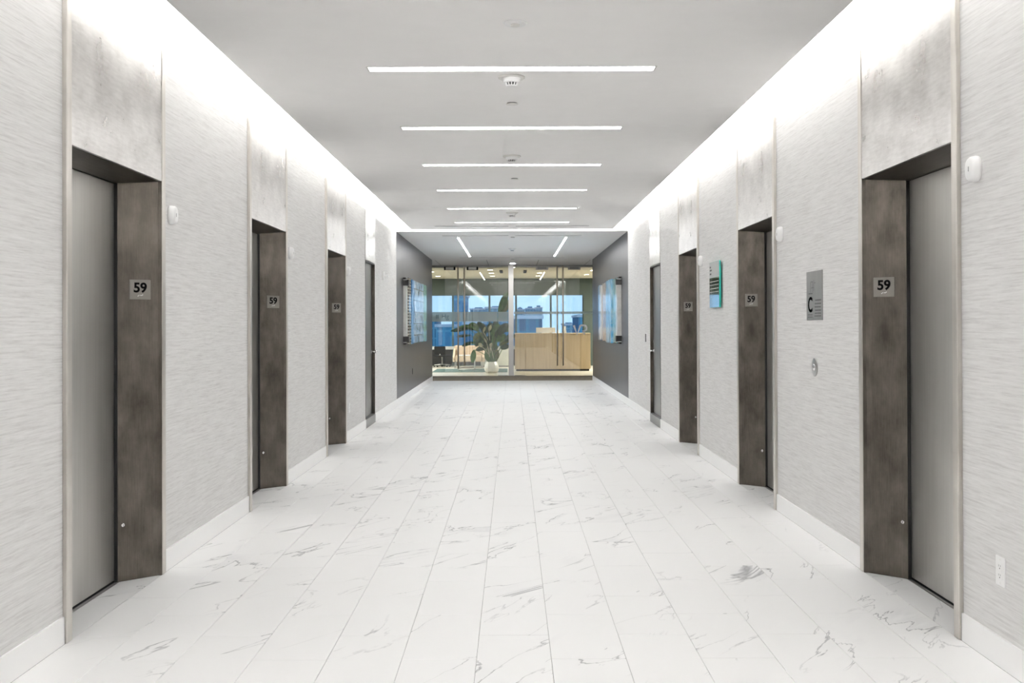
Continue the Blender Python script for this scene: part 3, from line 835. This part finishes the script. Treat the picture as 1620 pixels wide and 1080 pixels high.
sidelight('fixed glass panel left of the white column', -0.39, -0.110, True)
sidelight('fixed glass panel right of the white column', 0.040, 0.345, False)
sidelight('fixed glass panel against the left return', -2.75, -2.26, True)
sidelight('fixed glass panel against the right return', 2.19, 2.75, False)
b = new_bm(); bx(b, -2.75, 2.75, YG - 0.03, YG + 0.03, 2.886, C - 0.0005)
for q in ((-0.11, 0.04),): pass
struct('trim_9', b, M_MGREY, 'thin grey head channel above the glass doors', 'trim')

# raised letters and film lettering on the glass
M_SILV = plain('silver_letter', (0.95, 0.96, 0.97), 0.5, metal=0.0)
t = thing('glass_lettering', 'silver V and R letters fixed on the right glass door', 'lettering', (1.79, YG - 0.0145, 1.20))
def stroke(bm, pts, w, d=0.012):
    """flat ribbon letter stroke in x-z, given as centre points"""
    L = len(pts); A = []
    for i, p in enumerate(pts):
        a = pts[max(0, i - 1)]; c = pts[min(L - 1, i + 1)]
        dx, dz = c[0] - a[0], c[1] - a[1]; q = math.hypot(dx, dz) or 1
        nx, nz = -dz / q * w / 2, dx / q * w / 2
        A.append([bm.verts.new((p[0] + sx * nx, y, p[1] + sx * nz)) for sx in (-1, 1) for y in (-d / 2, d / 2)])
    for P, Q in zip(A, A[1:]):
        for i, j in ((0, 1), (1, 3), (3, 2), (2, 0)): bm.faces.new((P[i], P[j], Q[j], Q[i]))
    bm.faces.new((A[0][0], A[0][1], A[0][3], A[0][2])); bm.faces.new((A[-1][0], A[-1][2], A[-1][3], A[-1][1]))
b = new_bm(); stroke(b, [(-0.17, 0.125), (-0.085, -0.12), (0.005, 0.125)], 0.055); obj('letter_v', b, M_SILV, t)
b = new_bm()
arc = [(0.005, 0.125), (0.09, 0.125)] + [(0.09 + 0.075 * math.sin(a), 0.05 + 0.075 * math.cos(a)) for a in [math.pi * k / 8 for k in range(1, 9)]] + [(0.055, -0.03)]
stroke(b, arc, 0.048)
stroke(b, [(0.07, -0.03), (0.115, -0.12)], 0.042)
obj('letter_r', b, M_SILV, t)
M_FILM = plain('film_letter', (0.20, 0.28, 0.31), 0.6)
t = thing('frosted_lettering', 'faint grey Hg lettering on the frosted band at far left', 'lettering', (-1.82, YG - 0.008, 1.565))
o = put('letters', text_mesh('letters', 'Hg', 0.17, 0.0008, M_FILM), t, (0.05, 0, 0)); o.rotation_euler = (math.pi / 2, 0, 0)
b = new_bm(); bx(b, 0.06, 0.15, -0.0008, 0.0008, -0.098, -0.088)
for x in (-0.19, -0.145): 
    bx(b, x, x + 0.012, -0.0008, 0.0008, -0.06, 0.06)
    for z in (-0.032, 0.024): bx(b, x - 0.012, x + 0.024, -0.0008, 0.0008, z, z + 0.010)
obj('emblem', b, M_FILM, t)

# ---------------------------------------------------------------- reception beyond the glass
M_RFLOOR = plain('reception_floor', (0.60, 0.56, 0.47), 0.35, vary=0.03)
b = new_bm(); bx(b, -6.5, 6.5, YG - 0.02, YW + 0.3, -0.12, 0.0)
struct('floor', b, M_RFLOOR, 'beige stone floor of the reception behind the glass doors', 'floor')
CR = 2.855
M_RCEIL = plain('reception_ceiling', (0.74, 0.70, 0.60), 0.9, vary=0.01)
b = new_bm(); bx(b, -6.5, 6.5, YG + 0.055, YW + 0.3, CR, CR + 0.2)
struct('ceiling', b, M_RCEIL, 'beige ceiling of the reception behind the glass doors', 'ceiling')
M_OLIVE = plain('olive_wall', (0.070, 0.092, 0.080), 0.8)
b = new_bm()
bx(b, -6.5, 2.33, YW, YW + 0.25, 2.335, CR); bx(b, 2.33, 6.5, YW, YW + 0.25, 0, CR); bx(b, -6.5, 2.33, YW, YW + 0.25, 0, 0.02)
struct('wall_end', b, M_OLIVE, 'grey-green reception wall around the windows', 'wall')
for s, nm in ((-1, 'reception_left'), (1, 'reception_right')):
    b = new_bm(); bx(b, *sorted((s * 6.5, s * 6.7)), YG, YW + 0.3, 0, CR + 0.2)
    struct('wall_' + nm, b, M_OLIVE, 'side wall of the reception, %s' % nm.split('_')[1], 'wall')
    b = new_bm(); bx(b, *sorted((s * 2.9, s * 6.7)), YG - 0.1, YG + 0.05, 0, C + 0.12)
    struct('wall_front_' + nm.split('_')[1], b, M_OLIVE, 'reception front wall beside the entrance, %s' % nm.split('_')[1], 'wall')

# windows
M_ALU = plain('window_frame_grey', (0.55, 0.57, 0.56), 0.4, metal=0.2)
M_DALU = plain('window_frame_dark', (0.05, 0.09, 0.10), 0.4)
M_WGL = glass_mat('window_glass', (0.80, 0.90, 0.96), ior=1.5)
def window(num, x0, x1, label):
    t = thing('window_%d' % num, label, 'window', ((x0 + x1) / 2, YW + 0.1, 0)); t['kind'] = 'structure'
    h = (x1 - x0) / 2
    b = new_bm()
    bx(b, -h, -h + 0.032, -0.03, 0.03, 0.02, 2.335); bx(b, h - 0.032, h, -0.03, 0.03, 0.02, 2.335)
    obj('jamb', b, M_DALU, t)
    b = new_bm(); bx(b, -h, h, -0.05, 0.05, 2.30, 2.335); obj('head', b, M_DALU, t)
    b = new_bm(); bx(b, -h, h, -0.09, 0.05, 0.54, 0.64); obj('sill_rail', b, M_ALU, t)
    b = new_bm(); bx(b, -h + 0.033, h - 0.033, -0.006, 0.006, 0.64, 2.30); obj('pane', b, M_WGL, t)
    b = new_bm(); bx(b, -h + 0.033, h - 0.033, -0.02, 0.02, 0.02, 0.54); obj('spandrel_panel', b, M_BLACK, t)
window(1, -6.4, -1.95, 'wide reception window at the far left')
window(2, -1.95, -0.75, 'reception window behind the lounge chair')
window(3, -0.75, 0.12, 'reception window behind the potted plant')
window(4, 0.12, 1.26, 'reception window left of the dark mullion behind the desk')
window(5, 1.26, 2.33, 'reception window right of the dark mullion behind the desk')

# pale cabinet under the window behind the plant
t = thing('low_cabinet', 'pale grey low cabinet under the window behind the plant', 'cabinet', (-0.5, 31.5, 0))
b = new_bm(); bx(b, -0.52, 0.52, -0.2, 0.2, 0.03, 0.60); obj('body', b, plain('cabinet_grey', (0.50, 0.52, 0.47), 0.5), t, bevel=0.004)
b = new_bm(); bx(b, -0.54, 0.54, -0.22, 0.22, 0.60, 0.635); obj('top', b, M_ALU, t)
b = new_bm(); bx(b, -0.5, 0.5, -0.17, 0.17, 0.0, 0.03); obj('plinth', b, M_DGREY, t)
b = new_bm(); bx(b, -0.003, 0.003, -0.203, -0.199, 0.04, 0.59); obj('door_joint', b, M_DGREY, t)

# reception downlights
M_DL = emitter('downlight', (1.0, 0.93, 0.78), 14.0)
dl0 = None
spots = [(-0.61, 26.9, 'left of the column, nearest the glass'), (-0.61, 28.6, 'left of the column, middle of three'), (-0.61, 30.3, 'left of the column, nearest the windows'),
         (0.80, 28.5, 'above the front of the desk'), (0.80, 30.3, 'behind the desk'), (-2.3, 27.8, 'at far left, nearer the glass'), (-2.3, 30.3, 'at far left, nearer the windows'),
         (2.25, 27.3, 'at far right, nearer the glass'), (2.25, 29.6, 'at far right, nearer the windows')]
for i, (x, y, lab) in enumerate(spots):
    if dl0 is None:
        dl0 = thing('recessed_downlight', '', 'downlight', (x, y, CR))
        b = new_bm(); bx(b, -0.075, 0.075, -0.045, 0.045, -0.004, 0.001); obj('trim', b, M_WHITE, dl0)
        b = new_bm(); bx(b, -0.065, 0.065, -0.035, 0.035, -0.006, -0.003); obj('lamp', b, M_DL, dl0)
        d = dl0
    else: d = dup(dl0, (x, y, CR))
    d['label'] = 'small downlight in the reception ceiling ' + lab
    d['group'] = 'small downlights in the reception ceiling'
# broad soft fill of the reception comes from two glowing panels added out of view
for i, (x, y) in enumerate(((-3.6, 29.0), (3.6, 29.0))):
    t = thing('reception_fill_panel', 'unseen glowing fill panel added on the reception ceiling, %s side' % ('left' if x < 0 else 'right'), 'ceiling light', (x, y, CR))
    b = new_bm(); bx(b, -0.65, 0.65, -1.55, 1.55, -0.012, 0.001); obj('frame', b, M_WHITE, t)
    b = new_bm(); v = [b.verts.new(p) for p in ((-0.6, -1.5, -0.014), (-0.6, 1.5, -0.014), (0.6, 1.5, -0.014), (0.6, -1.5, -0.014))]; b.faces.new(v)
    me = bpy.data.meshes.new('diffuser'); b.to_mesh(me); b.free(); me.materials.append(emitter('reception_fill', (1.0, 0.95, 0.87), 25.0)); put('diffuser', me, t)
for x in (-0.31, 0.36):
    t = thing('twin_spotlight', 'black twin recessed spotlight in the reception ceiling, %s of the column' % ('left' if x < 0 else 'right'), 'spotlight', (x, 27.6, CR), group='black twin spotlights')
    b = new_bm(); bx(b, -0.05, 0.05, -0.62, 0.62, -0.004, 0.001); obj('trim', b, M_MGREY, t)
    for q in (-0.32, 0.32):
        b = new_bm(); bx(b, -0.042, 0.042, q - 0.25, q + 0.25, -0.030, -0.002); obj('spot_head', b, M_BLACK, t, bevel=0.004)

# reception desk
M_OAK = wood_mat('oak', (0.56, 0.42, 0.26), (0.68, 0.53, 0.35), (16, 16, 0.8), 0.4)
t = thing('reception_desk', 'light oak reception desk behind the right glass doors', 'desk', (1.165, 28.75, 0))
h = 1.10
xs = [-h, -0.785, 0.23, 0.815, h]
for i in range(4):
    b = new_bm(); bx(b, xs[i] + 0.003, xs[i + 1] - 0.003, -0.40, -0.36, 0.055, 1.065); obj('front_panel', b, M_OAK, t, bevel=0.002)
b = new_bm(); bx(b, -h + 0.01, h - 0.01, -0.358, 0.40, 0.055, 1.06); obj('carcass', b, M_OAK, t)
b = new_bm(); bx(b, -h, h, -0.41, 0.41, 1.066, 1.095); obj('top', b, M_OAK, t, bevel=0.002)
b = new_bm(); bx(b, -h + 0.04, h - 0.04, -0.35, 0.36, 0.0, 0.054); obj('toe_kick', b, M_BLACK, t)
t = thing('desk_monitor', 'pale rear of a low monitor standing on the reception desk', 'monitor', (0.98, 28.80, 1.096))
b = new_bm(); bx(b, -0.285, 0.285, -0.015, 0.015, 0.012, 0.160); obj('screen_back', b, M_OFFW, t, bevel=0.004)
b = new_bm(); bx(b, -0.12, 0.12, -0.07, 0.07, 0.0, 0.012); obj('stand', b, M_WHITE, t, bevel=0.003)
b = new_bm(); bx(b, -0.1, 0.1, -0.019, -0.0155, 0.045, 0.06); obj('vent_strip', b, M_WHITE, t)
t = thing('white_cup', 'small white cup standing on the desk beside the monitor', 'cup', (1.33, 28.60, 1.096))
b = new_bm(); lathe(b, [(0, 0), (0.028, 0), (0.036, 0.09), (0.033, 0.09), (0.026, 0.006), (0, 0.006)], 18); obj('body', b, M_WHITE, t)
t = thing('card_holder', 'small white card holder upright on the desk right of the handles', 'card holder', (1.53, 28.62, 1.096))
b = new_bm(); bx(b, -0.045, 0.045, -0.02, 0.02, 0, 0.07); obj('tray', b, M_OFFW, t, bevel=0.002)
b = new_bm(); bx(b, -0.035, 0.035, -0.006, 0.006, 0.07, 0.20); obj('card', b, M_WHITE, t)

# lounge chair
M_SAND = plain('sand_upholstery', (0.56, 0.45, 0.34), 0.8)
t = thing('lounge_chair', 'low sand coloured lounge chair with metal legs left of the plant', 'armchair', (-1.38, 30.6, 0))
b = new_bm(); bx(b, -0.46, 0.50, 0.18, 0.32, 0.20, 0.70); obj('backrest', b, M_SAND, t, bevel=0.03, segs=3)
b = new_bm(); bx(b, -0.40, 0.44, -0.38, 0.17, 0.20, 0.40); obj('seat', b, M_SAND, t, bevel=0.03, segs=3)
for q in (-1, 1):
    b = new_bm()
    x0, x1 = sorted((0.02 + q * 0.43, 0.02 + q * 0.49))
    prism(b, [(-0.38, 0.20), (0.18, 0.20), (0.18, 0.60), (0.05, 0.56), (-0.38, 0.34)], x0, x1, 'x'); obj('armrest', b, M_SAND, t, bevel=0.006)
    for yy in (-0.34, 0.27):
        b = new_bm(); tube(b, (0.02 + q * 0.42, yy, 0.0), (0.02 + q * 0.42, yy, 0.21), 0.012, 10); obj('leg', b, M_STEEL, t)

# coffee table in front of it
t = thing('coffee_table', 'thin white metal coffee table in front of the lounge chair', 'table', (-1.36, 29.0, 0.006))
b = new_bm(); bx(b, -0.26, 0.26, -0.24, 0.24, 0.425, 0.445); obj('tabletop', b, M_WHITE, t, bevel=0.002)
for x in (-0.24, 0.24):
    for y in (-0.22, 0.22):
        b = new_bm(); tube(b, (x, y, 0.004), (x, y, 0.426), 0.011, 10); obj('leg', b, M_WHITE, t)
b = new_bm()
for y in (-0.22, 0.22): tube(b, (-0.24, y, 0.012), (0.24, y, 0.012), 0.008, 8)
obj('foot_rail', b, M_WHITE, t)
# rug
t = tag(obj('area_rug', (lambda b: (bx(b, -2.3, -0.15, 27.75, 29.9, 0.0, 0.006), b)[1])(new_bm()), plain('rug_teal', (0.07, 0.12, 0.115), 0.95, vary=0.15)), 'thin teal grey rug under the coffee table', 'rug')

# task chairs in the dark at far left
for i, (x, y, r) in enumerate(((-2.25, 31.25, 0.4), (-2.85, 30.6, -0.5))):
    t = thing('task_chair', 'black task chair at the far left window, %s' % ('nearer the lounge chair' if i == 0 else 'nearer the wall'), 'chair', (x, y, 0), r)
    b = new_bm(); bx(b, -0.22, 0.22, -0.22, 0.22, 0.33, 0.37); obj('seat', b, M_BLACK, t, bevel=0.015, segs=2)
    b = new_bm(); bx(b, -0.19, 0.19, 0.20, 0.24, 0.40, 0.655); obj('backrest', b, M_BLACK, t, bevel=0.015, segs=2)
    b = new_bm(); tube(b, (0, 0, 0.08), (0, 0, 0.33), 0.022, 12); obj('column', b, M_STEEL, t)
    b = new_bm(); tube(b, (0, 0.20, 0.35), (0, 0.23, 0.46), 0.015, 8); obj('back_bracket', b, M_STEEL, t)
    for k in range(5):
        a = 2 * math.pi * k / 5
        b = new_bm(); tube(b, (0, 0, 0.09), (0.26 * math.cos(a), 0.26 * math.sin(a), 0.06), 0.014, 8); lg = obj('base_arm', b, M_STEEL, t)
        b = new_bm(); bmesh.ops.create_uvsphere(b, u_segments=10, v_segments=6, radius=0.028, matrix=Matrix.Translation((0.26 * math.cos(a), 0.26 * math.sin(a), 0.029))); obj('caster', b, M_BLACK, lg)

# ---------------------------------------------------------------- potted plant
PX = lambda px: (px - 810.6) / 1547 * 27.45
PZ = lambda py: EYE - (py - 511.6) / 1547 * 27.45
t = thing('potted_plant', 'large green bird-of-paradise plant in a white faceted pot', 'plant', (PX(777.5), 27.45, 0.0))
b = new_bm()
prof = [(0, 0.0), (0.150, 0.0), (0.195, 0.05), (0.208, 0.13), (0.190, 0.22), (0.150, 0.31), (0.138, 0.31), (0.165, 0.24), (0, 0.24)]
lathe(b, prof, 12)
pot = obj('pot', b, plain('glazed_white', (0.86, 0.86, 0.82), 0.25, vary=0.01), t)
tag(pot, 'round white faceted ceramic pot')
b = new_bm(); lathe(b, [(0, 0.245), (0.150, 0.245), (0.148, 0.262), (0, 0.27)], 20); obj('soil', b, plain('soil', (0.05, 0.035, 0.025), 0.95), t)

def leaf_material(name, c0, c1):
    m, n, l, b_ = nodes_of(name)
    mp = coords(n, l, (14, 14, 14)); tt = noise(n, l, mp, 1.0, 3, 0.5)
    r = ramp(n, [(0.3, c0), (0.7, c1)]); l.new(tt.outputs[0], r.inputs[0]); l.new(r.outputs[0], b_.inputs['Base Color'])
    b_.inputs['Roughness'].default_value = 0.32
    return m
M_L = [leaf_material('leaf_dark', (0.010, 0.055, 0.018), (0.03, 0.11, 0.035)), leaf_material('leaf_mid', (0.05, 0.15, 0.03), (0.12, 0.28, 0.07)),
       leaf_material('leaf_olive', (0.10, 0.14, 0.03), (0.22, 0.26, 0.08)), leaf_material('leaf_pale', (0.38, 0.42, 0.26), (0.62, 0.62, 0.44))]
def leaf(stem0, knee, tip, width, mat, yoff=0.0, curl=0.12, stem=True):
    """stem from the pot to knee, broad folded blade from knee to tip (coordinates relative to the pot)"""
    b = new_bm()
    k = Vector(knee); e = Vector(tip); d = (e - k); L = d.length; u = d.normalized()
    side = u.cross(Vector((0.15, -1, 0.25))).normalized()
    nrm = side.cross(u).normalized()
    if nrm.y > 0: nrm = -nrm
    NS = 9; prev = None
    for i in range(NS):
        f = i / (NS - 1)
        w = width * (math.sin(math.pi * min(1, f * 0.92 + 0.05)) ** 0.7)
        if i == NS - 1: w = 0.003
        bend = -curl * L * (f - 0.35) ** 2 * (1 if abs(u.z) < 0.9 else 0.4)
        c = k + u * (L * f) + Vector((0, 0, bend))
        row = [b.verts.new(c - side * w + nrm * w * 0.30), b.verts.new(c - side * w * 0.5 + nrm * w * 0.05), b.verts.new(c - nrm * w * 0.06),
               b.verts.new(c + side * w * 0.5 + nrm * w * 0.05), b.verts.new(c + side * w + nrm * w * 0.30)]
        if prev:
            for j in range(4): b.faces.new((prev[j], prev[j + 1], row[j + 1], row[j]))
        prev = row
    res = bmesh.ops.solidify(b, geom=b.faces[:], thickness=0.003)
    if stem:
        s0 = Vector(stem0); n_ = 6; pts = []
        for i in range(n_ + 1):
            f = i / n_
            p = s0.lerp(k, f); p.z += 0.12 * (k - s0).length * math.sin(math.pi * f) * 0.5
            p.x = s0.x + (k.x - s0.x) * f ** 1.6
            pts.append(p)
        for p, q in zip(pts, pts[1:]): tube(b, p, q, 0.009, 6)
    obj('leaf', b, mat, t, smooth=False)
x0 = PX(777.5)
def L_(kpx, kpy, tpx, tpy, wpx, mi, dy=0.0, curl=0.12, spx=0):
    leaf((random.uniform(-0.07, 0.07), random.uniform(-0.06, 0.06), 0.26), (PX(kpx) - x0, dy * 0.6, PZ(kpy)), (PX(tpx) - x0, dy, PZ(tpy)), wpx * 0.0177 * 0.5, M_L[mi], curl=curl)
# tall blades rising on the right, behind the white column
L_(790, 495, 803, 460, 11, 1, 0.10, 0.05); L_(793, 496, 812, 468, 10, 2, 0.22, 0.05); L_(789, 500, 796, 466, 8, 0, 0.28, 0.05)
# long arms to the left
L_(742, 518, 713, 522, 7, 0, -0.10, 0.05); L_(750, 514, 722, 517, 6, 1, 0.12, 0.05); L_(744, 529, 722, 531, 5, 0, 0.0, 0.05); L_(748, 540, 730, 546, 6, 0, 0.15, 0.05)
# dense middle
mid = [(757, 522, 745, 508, 10, 1), (762, 525, 748, 538, 11, 2), (764, 520, 755, 507, 9, 0), (768, 528, 762, 509, 10, 0), (760, 535, 752, 546, 9, 0), (770, 535, 758, 530, 12, 0),
       (772, 525, 778, 509, 11, 0), (776, 530, 766, 547, 11, 0), (780, 528, 790, 510, 13, 1), (784, 532, 795, 520, 12, 0), (786, 538, 800, 527, 12, 1), (790, 545, 806, 534, 10, 2),
       (778, 540, 785, 553, 10, 0), (783, 545, 778, 520, 10, 1), (788, 528, 804, 509, 13, 0), (795, 522, 812, 514, 12, 1), (773, 545, 765, 535, 9, 1), (770, 548, 752, 552, 8, 0),
       (792, 550, 806, 545, 9, 0), (766, 540, 745, 541, 7, 1), (798, 538, 815, 528, 11, 0), (781, 515, 786, 505, 8, 0), (756, 515, 742, 511, 8, 2), (753, 520, 738, 516, 7, 0)]
for i, a in enumerate(mid): L_(*a, random.uniform(-0.28, 0.30))
# drooping blades
L_(750, 552, 747, 573, 9, 1, -0.05, 0.0); L_(770, 552, 779, 573, 17, 1, -0.10, 0.0); L_(786, 552, 781, 571, 12, 2, 0.05, 0.0)
# pale spathes, the lit look put into their leaf colour
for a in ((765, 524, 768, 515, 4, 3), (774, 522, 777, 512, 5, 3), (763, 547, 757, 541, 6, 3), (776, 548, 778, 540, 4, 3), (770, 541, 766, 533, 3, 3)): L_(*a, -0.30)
# bare stems on the right
b = new_bm()
for q in (0.02, 0.06, 0.10): tube(b, (q, 0.02, 0.24), (q + 0.14 + q, 0.05, 0.75), 0.010, 8)
obj('stems', b, M_L[1], t)

# ---------------------------------------------------------------- city seen from the 59th floor
M_GROUND = plain('city_ground', (0.10, 0.16, 0.22), 0.9)  # bluish base colour carries the haze
b = new_bm(); bx(b, -9000, 9000, 60, 16000, -236, -234)
struct('ground', b, M_GROUND, 'hazy city ground far below the windows', 'ground')
def tower_mat(name, c0, c1, frame):
    m, n, l, b_ = nodes_of(name)
    tc_ = n.new('ShaderNodeTexCoord'); sx = n.new('ShaderNodeSeparateXYZ'); l.new(tc_.outputs['Object'], sx.inputs[0])
    cb = n.new('ShaderNodeCombineXYZ'); l.new(sx.outputs['X'], cb.inputs[0]); l.new(sx.outputs['Z'], cb.inputs[1])
    bk = n.new('ShaderNodeTexBrick'); bk.offset = 0.0; bk.inputs['Scale'].default_value = 1.0
    bk.inputs['Brick Width'].default_value = 1.6; bk.inputs['Row Height'].default_value = 3.6; bk.inputs['Mortar Size'].default_value = 0.25
    bk.inputs['Color1'].default_value = (*c0, 1); bk.inputs['Color2'].default_value = (*c1, 1); bk.inputs['Mortar'].default_value = (*frame, 1)
    l.new(cb.outputs[0], bk.inputs['Vector']); l.new(bk.outputs['Color'], b_.inputs['Base Color'])
    b_.inputs['Roughness'].default_value = 0.6
    return m
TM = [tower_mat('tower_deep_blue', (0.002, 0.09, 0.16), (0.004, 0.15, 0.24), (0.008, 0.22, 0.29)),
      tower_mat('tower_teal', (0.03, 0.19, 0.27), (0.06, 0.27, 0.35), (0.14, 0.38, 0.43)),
      tower_mat('tower_azure', (0.03, 0.22, 0.33), (0.06, 0.29, 0.40), (0.12, 0.40, 0.48))]  # blue of distant haze put into the facade colours
def tower(px0, px1, top, Y, mi, label, cap=True):
    xa, xb = (px0 - 810.6) / 1547 * Y, (px1 - 810.6) / 1547 * Y
    zt = EYE + (511.6 - top) / 1547 * Y
    w = (xb - xa) / 2; dp = min(w, 25) if w > 8 else max(w, 12)
    t = thing('office_tower', label, 'tower', ((xa + xb) / 2, Y + dp, -234), group='hazy blue towers outside')
    H = zt + 234
    b = new_bm(); bx(b, -w, w, -dp, dp, 0, H); obj('facade', b, TM[mi], t)
    b = new_bm(); bx(b, -w - .3, w + .3, -dp - .3, dp + .3, H, H + 0.6); pr = obj('parapet', b, M_ALU, t)
    b = new_bm(); bx(b, -w * .5, w * .5, -dp * .4, dp * .4, H, H + 0.003 * Y); obj('roof_plant', b, TM[1], t)
    return t
tower(812, 857, 503.5, 160, 0, 'broad deep blue tower with flat roof behind the desk')
tower(816, 830, 490, 420, 1, 'teal tower left in the window behind the desk')
tower(832, 846, 488, 520, 1, 'second teal tower in the window behind the desk')
tower(847, 858, 486.5, 600, 1, 'teal tower nearest the dark mullion')
tower(830, 857, 497, 240, 0, 'mid blue tower just above the broad one behind the desk')
tower(820, 826, 489, 700, 1, 'far thin teal tower behind the desk window')
tower(850, 857, 489, 800, 2, 'far thin azure tower near the dark mullion')
tower(895, 911, 514, 300, 1, 'low teal tower in the right window, left of the letters')
tower(915, 924, 501, 240, 2, 'slim azure tower at the right window edge')
tower(716, 734, 466, 230, 2, 'tall azure tower seen above the frosted band on the left')
tower(744, 768, 489, 380, 1, 'teal tower seen through the plant')
tower(768, 806, 487, 330, 1, 'wide teal tower behind the tall leaves')
tower(690, 714, 516, 200, 2, 'low azure tower at the far left window')
tower(734, 762, 512, 170, 0, 'low deep blue tower behind the lounge chair')
tower(640, 690, 500, 350, 1, 'teal tower beyond the far left window')
